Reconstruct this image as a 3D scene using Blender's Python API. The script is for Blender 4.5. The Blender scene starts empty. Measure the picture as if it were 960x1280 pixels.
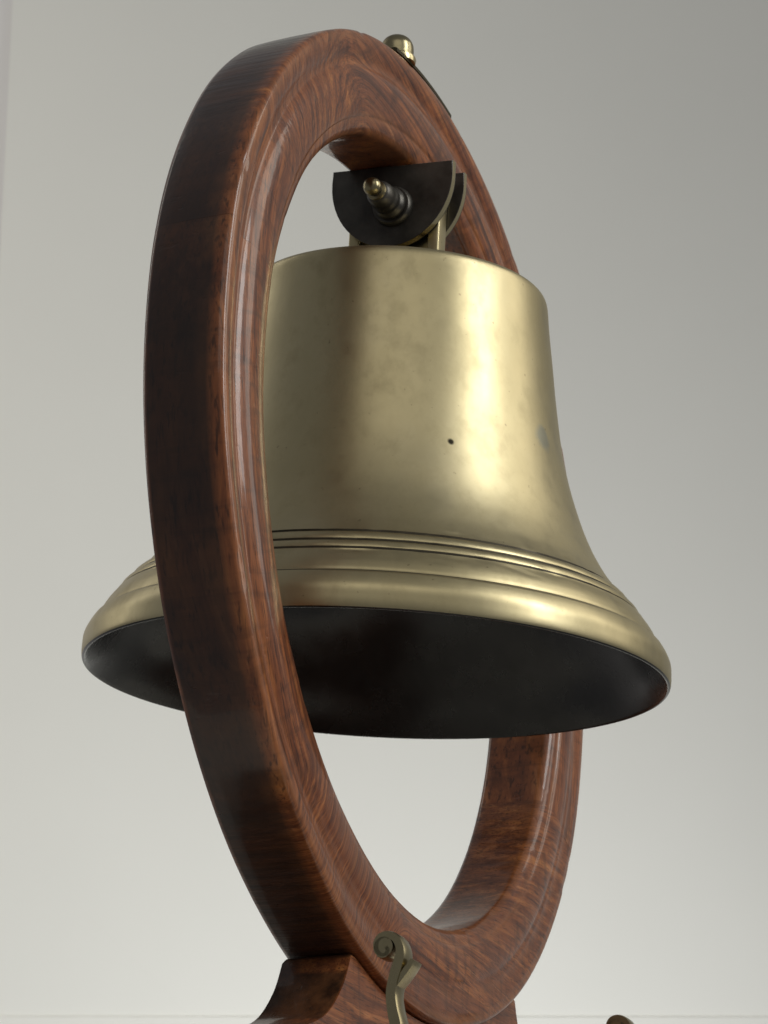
import bpy, bmesh, math, random
from mathutils import Vector, Matrix, noise

# ------------------------------------------------------------------ camera, world, light
sc = bpy.context.scene
C = sc.collection
CAM = Vector((-1.0467, -0.4113, -0.4094))
YAW, PITCH, ROLL, FPX = 0.3780, 0.3541, 0.0006, 3696.47
fw = Vector((math.cos(YAW)*math.cos(PITCH), math.sin(YAW)*math.cos(PITCH), math.sin(PITCH)))
rt = Vector((math.sin(YAW), -math.cos(YAW), 0))
up = rt.cross(fw)
rt, up = rt*math.cos(ROLL)+up*math.sin(ROLL), up*math.cos(ROLL)-rt*math.sin(ROLL)
cd = bpy.data.cameras.new('camera'); cam = bpy.data.objects.new('camera', cd); C.objects.link(cam)
cam.matrix_world = Matrix(((rt.x, up.x, -fw.x, CAM.x), (rt.y, up.y, -fw.y, CAM.y), (rt.z, up.z, -fw.z, CAM.z), (0, 0, 0, 1)))
cd.sensor_fit = 'VERTICAL'; cd.sensor_height = 48; cd.sensor_width = 36
cd.lens = FPX/1280*48; cd.clip_start = 0.05; cd.clip_end = 50
cd.dof.use_dof = True; cd.dof.focus_distance = 1.10; cd.dof.aperture_fstop = 64
sc.camera = cam
HF = Vector((math.cos(YAW), math.sin(YAW), 0))          # horizontal view direction
HR = Vector((math.sin(YAW), -math.cos(YAW), 0))         # to the right of the view

w = bpy.data.worlds.new('World'); sc.world = w; w.use_nodes = True
bg = w.node_tree.nodes['Background']
bg.inputs['Color'].default_value = (0.93, 0.95, 1.0, 1); bg.inputs['Strength'].default_value = 0.19

def area(name, loc, target, sx, sy, power, col, spread=180):
    l = bpy.data.lights.new(name, 'AREA'); l.shape = 'RECTANGLE'; l.size = sx; l.size_y = sy
    l.energy = power; l.color = col; l.spread = math.radians(spread)
    o = bpy.data.objects.new(name, l); C.objects.link(o); o.location = loc
    o.rotation_euler = (Vector(target)-Vector(loc)).to_track_quat('-Z', 'Y').to_euler()
    return o
# a tall window in front of the ring face, to the right of the photographer
area('window_light', (-0.09, -1.75, 0.92), (0, 0, 0.03), 0.58, 1.45, 7.2, (0.98, 0.99, 0.97), 105)
# the next window along the same side of the room, partly shaded
area('side_window_light', (0.95, -1.60, 0.95), (0, 0, 0.03), 0.60, 1.45, 2.9, (1.0, 0.95, 0.84), 120)
# the broad pale wall and doorway behind the photographer, catching daylight
area('room_light', (-2.15, -1.05, 1.45), (0, 0, 0.05), 2.3, 1.5, 9, (1.0, 0.965, 0.88))
# unseen fill lamps added to brighten the back wall: one left, one low
area('left_wall_fill_light', CAM+HF*1.7+HR*-1.2+Vector((0, 0, 1.35)), CAM+HF*3.05+HR*0.1+Vector((0, 0, 1.15)), 0.6, 1.5, 7.6, (1.0, 0.97, 0.885))
area('low_wall_fill_light', CAM+HF*2.40+HR*0.04+Vector((0, 0, 0.22)), CAM+HF*3.05+HR*0.04+Vector((0, 0, 0.78)), 0.45, 0.3, 3.0, (0.97, 0.99, 1.0))

sc.view_settings.view_transform = 'Standard'; sc.view_settings.look = 'None'
sc.view_settings.exposure = 0.0; sc.view_settings.gamma = 1.0; sc.view_settings.use_curve_mapping = False

# ------------------------------------------------------------------ node helpers
class NT:
    def __init__(s, name):
        s.m = bpy.data.materials.new(name); s.m.use_nodes = True
        s.t = s.m.node_tree; s.b = s.t.nodes['Principled BSDF']
    def n(s, typ, **k):
        nd = s.t.nodes.new(typ)
        for a, v in k.items():
            if a.startswith('i_'):
                nd.inputs[a[2:].replace('_', ' ')].default_value = v
            else: setattr(nd, a, v)
        return nd
    def l(s, a, b): s.t.links.new(a, b)
    def mapping(s, src, scale, loc=(0, 0, 0)):
        mp = s.n('ShaderNodeMapping'); mp.inputs['Scale'].default_value = scale; mp.inputs['Location'].default_value = loc
        s.l(src, mp.inputs['Vector']); return mp.outputs[0]
    def noise(s, vec, scale, detail=4, rough=0.55, dist=0.0):
        nd = s.n('ShaderNodeTexNoise'); nd.inputs['Scale'].default_value = scale; nd.inputs['Detail'].default_value = detail
        nd.inputs['Roughness'].default_value = rough; nd.inputs['Distortion'].default_value = dist
        s.l(vec, nd.inputs['Vector']); return nd.outputs['Fac']
    def ramp(s, fac, stops):
        r = s.n('ShaderNodeValToRGB'); e = r.color_ramp.elements
        while len(e) < len(stops): e.new(0.5)
        for k, (p, c) in enumerate(stops):
            e[k].position = p; e[k].color = (*c, 1) if len(c) == 3 else c
        s.l(fac, r.inputs[0]); return r.outputs[0]
    def mix(s, fac, a, b, mode='MIX'):
        m = s.n('ShaderNodeMix', data_type='RGBA', blend_type=mode)
        for sock, v in ((m.inputs[0], fac), (m.inputs[6], a), (m.inputs[7], b)):
            if hasattr(v, 'is_linked'): s.l(v, sock)
            elif isinstance(v, (int, float)): sock.default_value = v
            else: sock.default_value = (*v, 1)
        return m.outputs[2]
    def math(s, op, a, b=0.0, clamp=False):
        m = s.n('ShaderNodeMath', operation=op, use_clamp=clamp)
        for sock, v in ((m.inputs[0], a), (m.inputs[1], b)):
            if hasattr(v, 'is_linked'): s.l(v, sock)
            else: sock.default_value = v
        return m.outputs[0]
    def bump(s, h, strength, dist=0.001, normal=None):
        b = s.n('ShaderNodeBump'); b.inputs['Strength'].default_value = strength; b.inputs['Distance'].default_value = dist
        s.l(h, b.inputs['Height'])
        if normal is not None: s.l(normal, b.inputs['Normal'])
        return b.outputs[0]

g3 = lambda v: (v, v, v)

def wood_material():
    m = NT('varnished_mahogany')
    at = m.n('ShaderNodeAttribute', attribute_name='grain'); g = at.outputs['Vector']     # x along the grain (m), y and z across
    we = m.n('ShaderNodeAttribute', attribute_name='wear').outputs['Fac']
    warp = m.n('ShaderNodeTexNoise'); warp.inputs['Scale'].default_value = 14; warp.inputs['Detail'].default_value = 2
    m.l(m.mapping(g, (1.0, 2.2, 2.2)), warp.inputs['Vector'])
    sub = m.n('ShaderNodeVectorMath', operation='SUBTRACT'); m.l(warp.outputs['Color'], sub.inputs[0]); sub.inputs[1].default_value = (.5, .5, .5)
    scl = m.n('ShaderNodeVectorMath', operation='MULTIPLY'); m.l(sub.outputs[0], scl.inputs[0]); scl.inputs[1].default_value = (.012, .007, .007)
    ad = m.n('ShaderNodeVectorMath', operation='ADD'); m.l(g, ad.inputs[0]); m.l(scl.outputs[0], ad.inputs[1]); gw = ad.outputs[0]
    bands = m.noise(m.mapping(gw, (9, 270, 270)), 1.0, 6, .68)
    broad = m.noise(m.mapping(gw, (6, 60, 60), (3, 1, 7)), 1.0, 3, .55)
    pores = m.noise(m.mapping(g, (110, 1900, 1900)), 1.0, 2, .6)
    flame = m.noise(m.mapping(gw, (14, 380, 380), (5, 5, 5)), 1.0, 4, .65, .3)
    curl = m.noise(m.mapping(gw, (210, 34, 34), (2, 7, 1)), 1.0, 3, .6, .4)
    col = m.ramp(bands, [(.34, (.066, .0185, .0075)), (.46, (.180, .0520, .0170)), (.56, (.300, .0960, .0290)), (.72, (.480, .185, .052))])
    col = m.mix(m.ramp(broad, [(.40, g3(0)), (.62, g3(.55))]), col, (.165, .051, .021))
    col = m.mix(m.ramp(flame, [(.58, g3(0)), (.70, g3(.5))]), col, (.54, .225, .088))
    col = m.mix(m.ramp(curl, [(.34, g3(.42)), (.50, g3(0))]), col, (.040, .0135, .0075))
    col = m.mix(m.ramp(pores, [(.33, g3(.8)), (.46, g3(0))]), col, (.016, .006, .004))
    # outer rim and saddle sides are darker than the front faces
    fin = m.n('ShaderNodeAttribute', attribute_name='darken').outputs['Fac']
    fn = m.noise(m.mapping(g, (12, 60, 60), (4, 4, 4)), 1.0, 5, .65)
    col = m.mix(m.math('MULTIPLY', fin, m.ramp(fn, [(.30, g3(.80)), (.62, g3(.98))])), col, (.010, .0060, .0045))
    # rubbed edges show the bare orange timber
    wn = m.noise(m.mapping(g, (35, 90, 90)), 1.0, 4, .65)
    wf = m.math('MULTIPLY', we, m.ramp(wn, [(.36, g3(.15)), (.66, g3(1))]), True)
    col = m.mix(m.math('MULTIPLY', wf, .75), col, (.34, .135, .050))
    # old handling grime in blotches
    gr = m.noise(m.mapping(g, (16, 26, 26), (9, 2, 4)), 1.0, 5, .6)
    col = m.mix(m.ramp(gr, [(.52, g3(0)), (.74, g3(.4))]), col, (.030, .014, .010))
    m.l(col, m.b.inputs['Base Color'])
    sm = m.noise(m.mapping(g, (60, 60, 60), (2, 2, 2)), 1.0, 5, .65)
    m.l(m.ramp(sm, [(.3, g3(.26)), (.75, g3(.52))]), m.b.inputs['Roughness'])
    m.b.inputs['Specular IOR Level'].default_value = 0.25
    m.b.inputs['Coat Weight'].default_value = 0.5
    m.l(m.ramp(sm, [(.3, g3(.04)), (.75, g3(.15))]), m.b.inputs['Coat Roughness'])
    n1 = m.bump(pores, .12, .0006)
    n2 = m.bump(m.noise(m.mapping(g, (45, 130, 130), (1, 8, 2)), 1.0, 3, .5), .22, .0012, n1)
    dn = m.noise(m.mapping(g, (330, 330, 330)), 1.0, 1, .5)
    n3 = m.bump(m.ramp(dn, [(.70, g3(1)), (.80, g3(0))]), .25, .0006, n2)
    m.l(n3, m.b.inputs['Normal'])
    m.l(m.bump(m.noise(m.mapping(g, (45, 130, 130), (1, 8, 2)), 1.0, 2, .5), .12, .0010), m.b.inputs['Coat Normal'])
    return m.m

def brass_material(name, bright=1.0, rough=(.30, .44), marks=False, patina=.5):
    m = NT(name)
    tc = m.n('ShaderNodeTexCoord').outputs['Object']
    big = m.noise(m.mapping(tc, (16, 16, 10)), 1.0, 5, .62)
    fine = m.noise(m.mapping(tc, (90, 90, 70)), 1.0, 5, .65)
    spk = m.noise(m.mapping(tc, (420, 420, 420)), 1.0, 2, .5)
    b = bright
    col = m.ramp(big, [(.30, (.43*b, .363*b, .205*b)), (.52, (.48*b, .410*b, .24*b)), (.74, (.53*b, .460*b, .285*b))])
    col = m.mix(m.ramp(fine, [(.50, g3(0)), (.82, g3(patina))]), col, (.30*b, .25*b, .14*b))
    col = m.mix(m.ramp(spk, [(.72, g3(0)), (.80, g3(.5))]), col, (.12, .09, .05))
    rg = m.ramp(fine, [(.3, g3(rough[0])), (.75, g3(rough[1]))])
    if marks:      # a dark casting pit, a grey-blue corrosion patch
        for pos, r0, c2, k in marks:
            d = m.n('ShaderNodeVectorMath', operation='DISTANCE'); m.l(tc, d.inputs[0]); d.inputs[1].default_value = pos
            dd = m.math('ADD', d.outputs['Value'], m.math('MULTIPLY', m.math('SUBTRACT', fine, .5), r0*1.6))
            f = m.ramp(m.math('DIVIDE', dd, r0), [(.55, g3(k)), (1.0, g3(0))])
            col = m.mix(f, col, c2)
    m.l(col, m.b.inputs['Base Color']); m.l(rg, m.b.inputs['Roughness'])
    m.b.inputs['Metallic'].default_value = 1.0
    wob = m.noise(m.mapping(tc, (40, 40, 22)), 1.0, 2, .5)
    n0 = m.bump(m.noise(m.mapping(tc, (150, 150, 9)), 1.0, 3, .55), .035, .0008)
    n1 = m.bump(wob, .10, .0012, n0)
    n2 = m.bump(fine, .10, .0004, n1)
    m.l(n2, m.b.inputs['Normal'])
    return m.m

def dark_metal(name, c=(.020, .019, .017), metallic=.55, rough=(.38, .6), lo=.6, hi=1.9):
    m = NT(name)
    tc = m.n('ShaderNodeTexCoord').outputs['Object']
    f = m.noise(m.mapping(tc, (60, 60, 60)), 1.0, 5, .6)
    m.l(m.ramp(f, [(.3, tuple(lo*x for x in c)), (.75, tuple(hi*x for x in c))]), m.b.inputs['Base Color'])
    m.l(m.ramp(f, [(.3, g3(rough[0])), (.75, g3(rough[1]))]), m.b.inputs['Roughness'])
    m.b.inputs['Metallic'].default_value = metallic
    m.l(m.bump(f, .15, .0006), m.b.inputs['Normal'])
    return m.m

def wall_material(name, c):
    m = NT(name)
    tc = m.n('ShaderNodeTexCoord').outputs['Object']
    f = m.noise(tc, 3.0, 4, .6); q = m.noise(tc, 260, 3, .6)
    m.l(m.ramp(f, [(.3, tuple(.975*x for x in c)), (.7, c)]), m.b.inputs['Base Color'])
    m.b.inputs['Roughness'].default_value = .75; m.b.inputs['Specular IOR Level'].default_value = .2
    m.l(m.bump(q, .12, .001), m.b.inputs['Normal'])
    return m.m

WOOD = wood_material()
BRASS = brass_material('aged_bell_brass', .95, (.35, .46), marks=[((-.0573, -.0496, -.1016), .0019, (.012, .01, .008), .97), ((-.0118, -.0710, -.0867), .0062, (.25, .27, .24), .6)])
BRASS_DARK = brass_material('tarnished_fitting_brass', .62, (.26, .42), patina=.7)
BRASS_EDGE = brass_material('rubbed_edge_brass', 1.15, (.22, .34), patina=.2)
INSIDE = dark_metal('blackened_inside_shaded_lip', (.045, .043, .040), .8, (.24, .30), .85, 1.2)
HOOK = brass_material('hook_brass', .75, (.24, .38), patina=.6)
STRAP = brass_material('shaded_strap_brass', .16, (.4, .55), patina=.6)  # brass darkened to paint in the shadow along the strap
BLACK = dark_metal('dark_plate_metal', (.060, .055, .047), .7, (.30, .5))
GROOVE_DARK = dark_metal('dark_groove_metal', (.05, .042, .028), .7, (.45, .6))  # darker metal on the groove faces
WALL = wall_material('painted_wall', (.88, .87, .81))
WALL2 = wall_material('painted_wall_grey', (.83, .81, .80))

# ------------------------------------------------------------------ mesh helpers
def tag(o, label=None, cat=None, group=None, kind=None):
    if label: o['label'] = label
    if cat: o['category'] = cat
    if group: o['group'] = group
    if kind: o['kind'] = kind
    return o
def empty(name, loc=(0, 0, 0)):
    o = bpy.data.objects.new(name, None); C.objects.link(o); o.location = loc; o.empty_display_size = .02; return o
def obj(name, bm, mats, parent=None, smooth=True, sharp=None):
    me = bpy.data.meshes.new(name); bmesh.ops.recalc_face_normals(bm, faces=bm.faces[:])
    bm.to_mesh(me); bm.free()
    for mt in (mats if isinstance(mats, (list, tuple)) else [mats]): me.materials.append(mt)
    for p in me.polygons: p.use_smooth = smooth
    if sharp is not None: me.set_sharp_from_angle(angle=math.radians(sharp))
    o = bpy.data.objects.new(name, me); C.objects.link(o)
    if parent: o.parent = parent
    return o
def catmull(P, n, closed=False):
    out = []; N = len(P)
    rng = range(N if closed else N-1)
    for i in rng:
        p0 = P[(i-1) % N] if closed or i > 0 else P[i]; p1 = P[i]; p2 = P[(i+1) % N]; p3 = P[(i+2) % N] if closed or i+2 < N else p2
        for k in range(n):
            t = k/n
            out.append(tuple(.5*((2*b)+(c-a)*t+(2*a-5*b+4*c-d)*t*t+(-a+3*b-3*c+d)*t**3) for a, b, c, d in zip(p0, p1, p2, p3)))
    if not closed: out.append(tuple(P[-1]))
    return out
def lathe(prof, seg=96, axis='Z', mat_of=None, bm=None, origin=(0, 0, 0)):
    bm = bm or bmesh.new(); rows = []
    ox, oy, oz = origin
    for r, z in prof:
        if r < 1e-6:
            v = bm.verts.new({'Z': (ox, oy, oz+z), 'X': (ox+z, oy, oz)}[axis]); rows.append([v]*seg); continue
        row = []
        for k in range(seg):
            a = 2*math.pi*k/seg; c, s = r*math.cos(a), r*math.sin(a)
            row.append(bm.verts.new({'Z': (ox+c, oy+s, oz+z), 'X': (ox+z, oy+c, oz+s)}[axis]))
        rows.append(row)
    for i in range(len(rows)-1):
        for k in range(seg):
            vs = [rows[i][k], rows[i][(k+1) % seg], rows[i+1][(k+1) % seg], rows[i+1][k]]
            u = []
            for v in vs:
                if v not in u: u.append(v)
            if len(u) > 2:
                f = bm.faces.new(u)
                if mat_of: f.material_index = mat_of(i)
    return bm
def box(bm, x0, x1, y0, y1, z0, z1, bev=0):
    r = bmesh.ops.create_cube(bm, size=1.0)
    vs = r['verts']
    for v in vs:
        v.co = Vector((x0 if v.co.x < 0 else x1, y0 if v.co.y < 0 else y1, z0 if v.co.z < 0 else z1))
    if bev:
        es = list({e for v in vs for e in v.link_edges})
        bmesh.ops.bevel(bm, geom=es, offset=bev, segments=3, affect='EDGES', profile=.5)
    return bm
def grain_attr(o, fn, wear=None, darken=None):
    me = o.data
    me.attributes.new('grain', 'FLOAT_VECTOR', 'POINT'); me.attributes.new('wear', 'FLOAT', 'POINT'); me.attributes.new('darken', 'FLOAT', 'POINT')
    a, wr = me.attributes['grain'], me.attributes['wear']; fi = me.attributes['darken']
    for i, v in enumerate(me.vertices):
        a.data[i].vector = fn(v.co); wr.data[i].value = wear(v.co) if wear else 0.0
        fi.data[i].value = darken(v.co) if darken else 0.0

# ------------------------------------------------------------------ setting
WD = 3.05
def wall_slab(name, mat, d, l0, l1, z0, z1, th=.12):
    bm = bmesh.new()
    for dd in (d, d+th):
        for l in (l0, l1):
            for z in (z0, z1):
                p = CAM+HF*dd+HR*l; bm.verts.new((p.x, p.y, z))
    v = list(bm.verts)
    for q in ((0, 1, 3, 2), (4, 5, 7, 6), (0, 1, 5, 4), (2, 3, 7, 6), (0, 2, 6, 4), (1, 3, 7, 5)): bm.faces.new([v[i] for i in q])
    return obj(name, bm, mat, None, False)
def at_wall(px, py, d):
    r = fw+rt*((px-480)/FPX)+up*((640-py)/FPX)
    t = d/(r.dot(HF)); return CAM+r*t
zl = at_wall(480, 1272, WD).z
cl = (at_wall(16, 0, WD)-CAM).dot(HR)
tag(wall_slab('wall', WALL, WD, cl, 3.0, zl, 4.0), kind='structure')
tag(wall_slab('wall_dado', WALL, WD-.003, cl, 3.0, -1.4, zl-.0), kind='structure')
tag(wall_slab('wall_beyond', WALL2, WD+.02, -3.0, 1.0, -1.4, 4.0), kind='structure')

# ------------------------------------------------------------------ bell stand
stand = empty('bell_stand', (0, 0, -.2685))
tag(stand, 'dark red-brown varnished wooden hoop stand with moulded ring holding the brass bell', 'bell stand')
def sobj(name, bm, mats, parent=None, **k):      # parts are modelled in world coordinates
    o = obj(name, bm, mats, parent or stand, **k)
    base = parent or stand
    off = Vector(base.matrix_local.translation) if base is stand else None
    if base is stand: o.location = (0, 0, .2685)
    return o

T = .0157
front = [(.2005, -.0126), (.2002, -.0144), (.1990, -.0156), (.1968, -.0160), (.1940, -.0158), (.1915, -.0150), (.1897, -.0141), (.1880, -.0138), (.1866, -.0141), (.1843, -.0154),
         (.1800, -.0168), (.1745, -.0171), (.1700, -.0167), (.1676, -.0161), (.1666, -.0153), (.1652, -.0151), (.1632, -.0145), (.1615, -.0132), (.1604, -.0115), (.1601, -.0098)]
frs = catmull(front, 3)
prof = frs + [(.1601, -.002), (.1601, .004), (.1601, .010), (.1601, .0135), (.1606, .0150), (.1622, .0157), (.170, .0157), (.180, .0157), (.190, .0157), (.1975, .0157), (.1995, .0150), (.2002, .0132), (.2004, .008), (.2005, .002), (.2005, -.004), (.2005, -.009)]
def ring_wear(k):
    r, y = prof[k]
    if y > -.0085: return 0.10
    w = max(math.exp(-((r-.1982)/.0022)**2), .7*math.exp(-((r-.1665)/.0016)**2), .9*math.exp(-((r-.1610)/.0010)**2), .35*math.exp(-((r-.187)/.003)**2))
    return w
def ring_half(a0, a1, seed, slope):
    bm = bmesh.new(); N = 420; rows = []; P = len(prof)
    for i in range(N+1):
        a = a0+(a1-a0)*i/N; row = []
        for k, (r, y) in enumerate(prof):
            q = noise.noise(Vector((math.cos(a)*r*22, math.sin(a)*r*22, y*30+seed)))
            wv = noise.noise(Vector((math.cos(a)*5, math.sin(a)*5, k*.02)))
            r2 = r+.00022*q+.00025*wv; y2 = y+(.0002*q if y < -.005 else 0)
            dg = math.degrees(a) % 360      # the hollow dies out towards the worn foot of the ring
            fade = min(max((dg-215)/40, 0), 1)*min(max((368-dg)/30, 0), 1) if dg > 180 else 0
            if .1840 < r < .1955 and y < -.01: y2 += (-.0163-y)*fade*.85
            if y < -.012 and (r > .1975 or r < .164):      # knocks along the arrises
                d = noise.noise(Vector((math.cos(a)*r*75, math.sin(a)*r*75, seed+(0 if r > .18 else 9))))
                if d > .30: r2 += (-1 if r > .18 else 1)*.0008*(d-.30); y2 += .0008*(d-.30)
            row.append(bm.verts.new((r2*math.cos(a), y2, r2*math.sin(a)-.0008-.0021*min(1, (.2-r)/.04))))
        rows.append(row)
    for i in range(N):
        for k in range(P):
            bm.faces.new((rows[i][k], rows[i+1][k], rows[i+1][(k+1) % P], rows[i][(k+1) % P]))
    bm.faces.new(rows[0][::-1]); bm.faces.new(rows[N])
    o = sobj('ring_half', bm, WOOD, sharp=50)
    me = o.data
    me.attributes.new('grain', 'FLOAT_VECTOR', 'POINT'); me.attributes.new('wear', 'FLOAT', 'POINT'); me.attributes.new('darken', 'FLOAT', 'POINT')
    ga, wr, fi = me.attributes['grain'], me.attributes['wear'], me.attributes['darken']
    for i in range(N+1):
        s = (a0+(a1-a0)*i/N)
        for k, (r, y) in enumerate(prof):
            j = i*P+k
            # each piece is sawn from a straight board: its grain crosses the curve, arching a little
            px, pz = r*math.cos(s), r*math.sin(s)
            gu = px*math.cos(slope)+pz*math.sin(slope); gv = pz*math.cos(slope)-px*math.sin(slope)
            gv = .75*gv+1.6*gu*gu+(.55 if slope > -.5 else -.55)*(.2-r)
            dg = math.degrees(s) % 360
            wl = min(max((dg-112)/38, 0), 1) if slope < -.5 else 1-min(max((dg-226)/34, 0), 1)
            wl = wl*wl*(3-2*wl)      # down the near limb the cut follows the grain
            ga.data[j].vector = (gu*(1-wl)+seed+.18*s*wl, gv*(1-wl)+(1.1*r+.012*math.sin(2.3*s))*wl, y*.35)
            wr.data[j].value = ring_wear(k)
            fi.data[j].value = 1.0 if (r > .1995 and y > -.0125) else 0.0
    return o
J0, J1, GAP = math.radians(165.4), math.radians(331.0), .00022
ring_half(J0+GAP, J1-GAP, 1.0, -.10)
ring_half(J1-2*math.pi+GAP, J0-GAP, 3.0, -.80)

# saddle that carries the ring, an ogee on either side, on a stepped plinth
def saddle():
    a0, a1 = math.radians(249.5), math.radians(301.2)
    arc = [(.2020*math.cos(a0+(a1-a0)*i/40), .2020*math.sin(a0+(a1-a0)*i/40)) for i in range(41)]
    L = arc[0]; R = arc[-1]
    left = catmull([(L[0]-.0015, L[1]-.0008), (L[0]-.009, L[1]-.013), (L[0]-.021, L[1]-.0240), (L[0]-.034, L[1]-.0303), (L[0]-.054, L[1]-.0370), (L[0]-.070, L[1]-.047), (L[0]-.074, L[1]-.058)], 6)
    right = catmull([(R[0]+.0015, R[1]-.0008), (R[0]+.006, R[1]-.013), (R[0]+.017, R[1]-.032), (R[0]+.034, R[1]-.046), (R[0]+.048, R[1]-.053), (R[0]+.056, R[1]-.060), (R[0]+.060, R[1]-.068)], 6)
    outline = [(left[-1][0], -.2475)] + left[::-1] + arc + right + [(right[-1][0], -.2475)]
    bm = bmesh.new(); y0, y1 = -.0118, .0150
    F = [bm.verts.new((x, y0, z)) for x, z in outline]; B = [bm.verts.new((x, y1, z)) for x, z in outline]
    n = len(F)
    fe = []
    for i in range(n):
        bm.faces.new((F[i], F[(i+1) % n], B[(i+1) % n], B[i]))
    f1 = bm.faces.new(F); f2 = bm.faces.new(B[::-1])
    es = [e for e in list(f1.edges)+list(f2.edges)]
    bmesh.ops.bevel(bm, geom=es, offset=.0012, segments=3, affect='EDGES', profile=.5)
    bmesh.ops.triangulate(bm, faces=[f for f in bm.faces if len(f.verts) > 6])
    o = sobj('saddle', bm, WOOD, sharp=35)
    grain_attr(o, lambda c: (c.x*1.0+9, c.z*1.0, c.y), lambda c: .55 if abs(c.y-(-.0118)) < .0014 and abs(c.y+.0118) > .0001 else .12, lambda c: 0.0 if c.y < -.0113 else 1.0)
    return o
saddle()
bm = box(bmesh.new(), -.185, .195, -.075, .055, -.2685, -.2477, .004)
pl = sobj('plinth', bm, WOOD, sharp=40); grain_attr(pl, lambda c: (c.x, c.z, c.y))

# brass strap, washer and domed nut over the crown of the ring
def strap():
    bm = bmesh.new(); n = 40; rows = []
    a0, a1 = math.radians(99.5), math.radians(81)
    for i in range(n+1):
        a = a0+(a1-a0)*i/n
        row = []
        for r, y in ((.2004, -.0146), (.2020, -.0146), (.2024, -.0140), (.2024, .0140), (.2020, .0146), (.2004, .0146)):
            row.append(bm.verts.new((r*math.cos(a), y, r*math.sin(a))))
        rows.append(row)
    for i in range(n):
        for k in range(6): bm.faces.new((rows[i][k], rows[i+1][k], rows[i+1][(k+1) % 6], rows[i][(k+1) % 6]))
    bm.faces.new(rows[0]); bm.faces.new(rows[-1][::-1])
    return sobj('crown_strap', bm, STRAP, sharp=40)
st = strap()
def kid(name, bm, mats, parent, **k):
    return obj(name, bm, mats, parent, **k)
NX, NY = -.0175, -.0085
kid('washer', lathe([(0, .2005), (.0076, .2005), (.0080, .2020), (.0078, .2030), (.0066, .2034), (0, .2034)], 48, origin=(NX, NY, 0)), BRASS_EDGE, st, sharp=40)
dome = [(0, .2030), (.0064, .2030), (.0069, .2050), (.0070, .2075), (.0067, .2095), (.0055, .2117), (.0033, .2132), (0, .2137)]
kid('domed_nut', lathe(catmull(dome, 4)[4:], 48, origin=(NX, NY, 0)), BRASS_DARK, st)

# hanger: threaded eye bolt under the crown, between the bell's two cheek plates
bm = lathe([(0, .1640), (.0030, .1640), (.0030, .1400), (0, .1400)], 32, origin=(-.0036, 0, 0))
sobj('hanger_bolt', bm, BLACK, sharp=40)
bm = box(bmesh.new(), -.0066, -.0004, -.0100, .0100, .1568, .1612, .0008)
sobj('hanger_plate', bm, BLACK, sharp=40)

# scrolled brass hooks for the striker
def P2(px, py, X):            # the hook's outline lies in a plane across the stand
    r = fw+rt*((px-480)/FPX)+up*((640-py)/FPX); t = (X-CAM.x)/r.x; q = CAM+r*t; return (q.y, q.z)
HX = -.127
cen = [(500, 1330, 9), (501, 1305, 9), (499, 1282, 8.6), (495, 1262, 8), (493.5, 1244, 7.6), (496, 1228, 7.6), (500.5, 1212, 8.0), (504.5, 1198, 7.2), (504.5, 1186, 6.2), (499, 1175.5, 5.6), (490, 1171, 5.2), (481, 1173, 4.8), (475.8, 1180, 4.5),
       (475.5, 1189, 4.2), (480, 1196, 3.8), (486.5, 1196.5, 3.4), (490, 1191, 3.2), (488, 1186, 2.8)]
def ribbon(bm, pts, hw, x0, S=None):
    pts = catmull(pts, 6); n = len(pts); rows = []
    for i in range(n):
        a = pts[max(i-1, 0)]; b = pts[min(i+1, n-1)]
        tx, tz = b[0]-a[0], b[1]-a[1]; L = math.hypot(tx, tz) or 1; nx, nz = -tz/L, tx/L
        h = pts[i][2]; row = []
        for u, v in ((-1, -.7), (-.8, -1), (.8, -1), (1, -.7), (1, .7), (.8, 1), (-.8, 1), (-1, .7)):
            row.append(bm.verts.new((x0+v*hw, pts[i][0]+nx*h*u, pts[i][1]+nz*h*u)))
        rows.append(row)
    for i in range(n-1):
        for k in range(8): bm.faces.new((rows[i][k], rows[i+1][k], rows[i+1][(k+1) % 8], rows[i][(k+1) % 8]))
    bm.faces.new(rows[0]); bm.faces.new(rows[-1][::-1])
SC = 1/3560
def hook_mesh():
    bm = bmesh.new()
    y0, z0 = P2(*cen[0][:2], HX)
    conv = [(*P2(x, y, HX), .92*h*SC/.93) for x, y, h in cen]
    low = [(conv[0][0]+.002, -.2475, .0028), (conv[0][0]+.0012, -.243, .0027)]
    ribbon(bm, low+conv[1:], .0040, 0)
    sp = [(497, 1236, 3.0), (504, 1226, 3.6), (511, 1216, 4.2), (517, 1207, 4.0), (520.5, 1201.5, 2.8)]
    ribbon(bm, [(*P2(x, y, HX), h*SC/.93) for x, y, h in sp], .0036, 0)
    cy, cz = P2(484.5, 1186, HX)
    for dx in (0,):
        lathe([(0, -.0040), (.0034, -.0040), (.0034, .0040), (0, .0040)], 24, 'X', bm=bm, origin=(0, cy, cz))
    return bm
hk = sobj('striker_hook', hook_mesh(), HOOK, sharp=40); hk.location.x = HX
h2 = hk.copy(); C.objects.link(h2); h2.parent = stand; h2.location = (.1335, 0, .2685+.0172)

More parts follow.
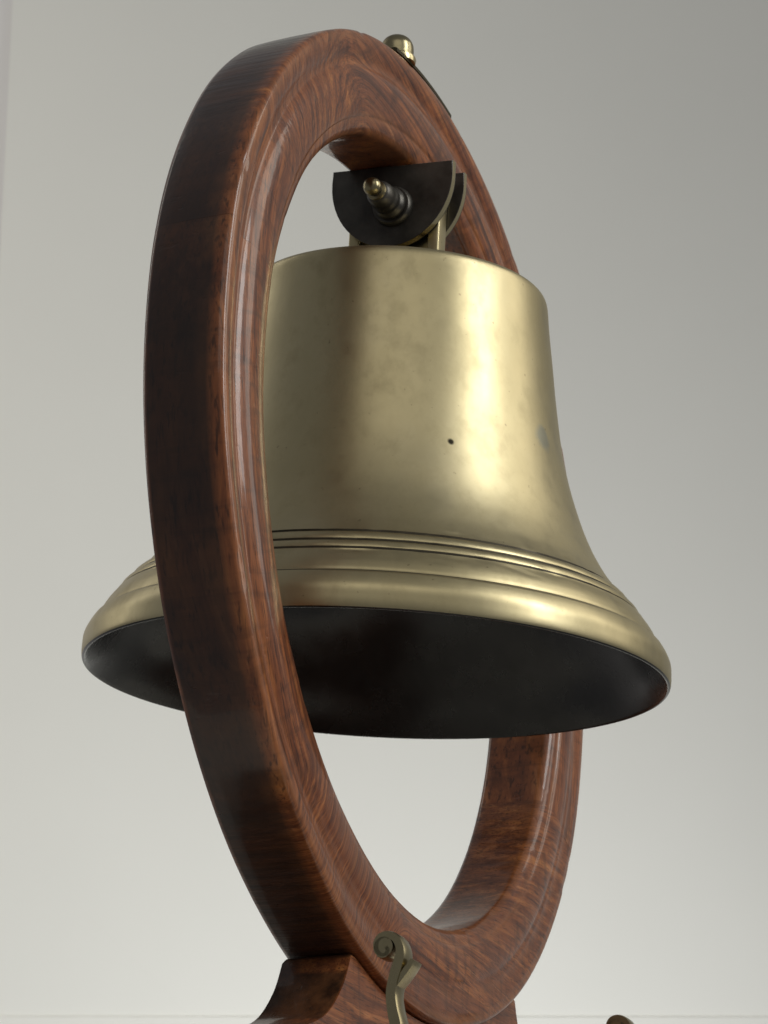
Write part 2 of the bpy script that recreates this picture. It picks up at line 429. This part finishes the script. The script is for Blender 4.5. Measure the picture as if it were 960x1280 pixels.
# ------------------------------------------------------------------ bell
TX, TY = -0.0534, -0.0781
ax = Vector((math.sin(TX), math.sin(TY), 1)).normalized()
e1 = Vector((0, 1, 0)).cross(ax).normalized(); e2 = ax.cross(e1)
bell = empty('brass_bell')
bell.matrix_world = Matrix(((e1.x, e2.x, ax.x, .0008), (e1.y, e2.y, ax.y, -.0020), (e1.z, e2.z, ax.z, .12), (0, 0, 0, 1)))
tag(bell, 'large aged brass bell with ribbed flared rim hanging inside the wooden hoop', 'bell')
def groove(r, z, d=.0011, wd=.0009):
    # direction along the flank there, going down and out
    tx, tz = .72, -.69; nx, nz = -.69*1.0, -.72*1.0
    return [(r-tx*wd, z-tz*wd), (r-tx*wd*.5+nx*d*.5, z-tz*wd*.5+nz*d*.5), (r+nx*d, z+nz*d), (r+tx*wd*.5+nx*d*.5, z+tz*wd*.5+nz*d*.5), (r+tx*wd, z+tz*wd)]
up_ = catmull([(.030, .1036), (.052, .1030), (.0598, .1022), (.0619, .1011), (.0629, .0991), (.0634, .0960), (.0638, .0920), (.0647, .084), (.0665, .0703), (.0683, .0560), (.0708, .0393), (.0736, .0265), (.0769, .0148), (.0814, .0020), (.0850, -.0062), (.0885, -.0127), (.0925, -.0190), (.0968, -.0245)], 5)
outer = [(0, .1038)] + up_
outer += groove(.0985, -.0262) + [(.1000, -.0271), (.1011, -.0281), (.1019, -.0293)] + groove(.1028, -.0308) + [(.1043, -.0317), (.1052, -.0326), (.1058, -.0338)] + groove(.1066, -.0350)
outer += catmull([(.1076, -.0362), (.1095, -.0386), (.1112, -.0412), (.1124, -.0436)], 3)
outer += [(.1128, -.0446), (.1129, -.0452), (.1134, -.0456), (.1143, -.0459)]
outer += catmull([(.1150, -.0464), (.1166, -.0490), (.1180, -.0523), (.1183, -.0560), (.1183, -.0588), (.1180, -.0604), (.1172, -.0610), (.1163, -.0602)], 4)
NI = len(outer)-9  # dark inside colour runs onto the lip, painting its unlit edge
inner = catmull([(.1160, -.0598), (.1125, -.0545), (.1060, -.0430), (.0960, -.0300), (.0860, -.0150), (.0780, .0050), (.0710, .0300), (.0660, .0600), (.0612, .0850), (.0550, .0940), (.030, .0960)], 4) + [(0, .0965)]
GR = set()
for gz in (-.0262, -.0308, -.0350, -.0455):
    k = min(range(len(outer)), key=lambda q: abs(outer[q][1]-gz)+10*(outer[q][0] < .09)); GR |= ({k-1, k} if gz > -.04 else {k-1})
prof_b = [(r, z-.12) for r, z in outer+inner]
body = obj('body', lathe(prof_b, 192, mat_of=lambda i: 1 if i >= NI else (2 if i in GR else 0)), [BRASS, INSIDE, GROOVE_DARK], bell, sharp=42)
for v in body.data.vertices:          # hand-turned: the beads are nicked and the wall is not quite true
    r = math.hypot(v.co.x, v.co.y); zz = v.co.z+.12
    if r < .05: continue
    k = .00009*noise.noise(Vector((v.co.x*45, v.co.y*45, v.co.z*45)))
    if -.040 < zz < -.022 and r > .09:
        q = noise.noise(Vector((v.co.x*160, v.co.y*160, v.co.z*500)))
        k += .00016*q-(.0004 if q > .42 else 0)
    v.co.x *= 1+k/r; v.co.y *= 1+k/r

# cheek plates: U-shaped, flat top, dark faces and rubbed edges
def cheek(x0, x1):
    hw, top, bot = .0270, .0362, .0003
    pts = [(-hw, top), (-hw, top-.006)]
    for i in range(1, 32):
        a = math.pi+math.pi*i/32; pts.append((hw*math.cos(a), top-.006+(top-.006-bot)*math.sin(a)))
    pts += [(hw, top-.006), (hw, top)]
    bm = bmesh.new()
    F = [bm.verts.new((x0, y, z)) for y, z in pts]; B = [bm.verts.new((x1, y, z)) for y, z in pts]; n = len(F)
    for i in range(n):
        f = bm.faces.new((F[i], F[(i+1) % n], B[(i+1) % n], B[i])); f.material_index = 1
    f1 = bm.faces.new(F); f2 = bm.faces.new(B[::-1])
    bmesh.ops.bevel(bm, geom=list(f1.edges)+list(f2.edges), offset=.0004, segments=2, affect='EDGES', profile=.5)
    return obj('cheek_plate', bm, [BLACK, BRASS_EDGE], bell, sharp=35)
cheek(-.0125, -.0085); cheek(.0012, .0047)
bm = box(bmesh.new(), -.0080, .0006, -.0205, -.0155, -.0150, .0250, .0007)
obj('post', bm, BRASS, bell, sharp=35)
bm = box(bmesh.new(), -.0080, .0006, .0150, .0200, -.0150, .0250, .0007)
obj('post', bm, BRASS, bell, sharp=35)
bm = box(bmesh.new(), -.0055, .0004, -.0154, .0149, -.0150, .0100, .0005)
obj('web', bm, BRASS_DARK, bell, sharp=35)
# axle with a coil spring and ball end
AY, AZ = -.0014, .0175
axl = obj('axle', lathe([(0, -.0330), (.0030, -.0330), (.0030, .0060), (0, .0060)], 32, 'X', origin=(0, AY, AZ)), BLACK, bell, sharp=40)
obj('boss', lathe([(.0030, -.0158), (.0078, -.0154), (.0086, -.0144), (.0088, -.0126), (.0030, -.0126)], 48, 'X', origin=(0, AY, AZ)), BLACK, axl, sharp=40)
steps = [(.0030, -.0152)]
for x, r in ((-.0165, .0070), (-.0185, .0070), (-.0192, .0060), (-.0202, .0057), (-.0215, .0060), (-.0228, .0060), (-.0236, .0055), (-.0248, .0056), (-.0262, .0057), (-.0276, .0056), (-.0290, .0053), (-.0300, .0048), (-.0308, .0040)):
    steps.append((r, x))
steps += [(.0030, -.0312)]
obj('stepped_nut', lathe(steps, 48, 'X', origin=(0, AY, AZ)), BLACK, axl, sharp=60)
ball = [(0.0, -.0395), (.0018, -.0392), (.0032, -.0380), (.0038, -.0362), (.0034, -.0345), (.0025, -.0333), (.0026, -.0326), (.0040, -.0322), (.0042, -.0312), (.0, -.0310)]
obj('ball_end', lathe(catmull(ball[:6], 4)+ball[6:], 40, 'X', origin=(0, AY, AZ)), BRASS_DARK, axl, sharp=50)
# shelf carrying the stand, just below the picture
bm = box(bmesh.new(), -.26, .60, -.16, .40, -.300, -.2690, .003)
tag(obj('shelf', bm, WALL, None, True, 40), kind='structure')
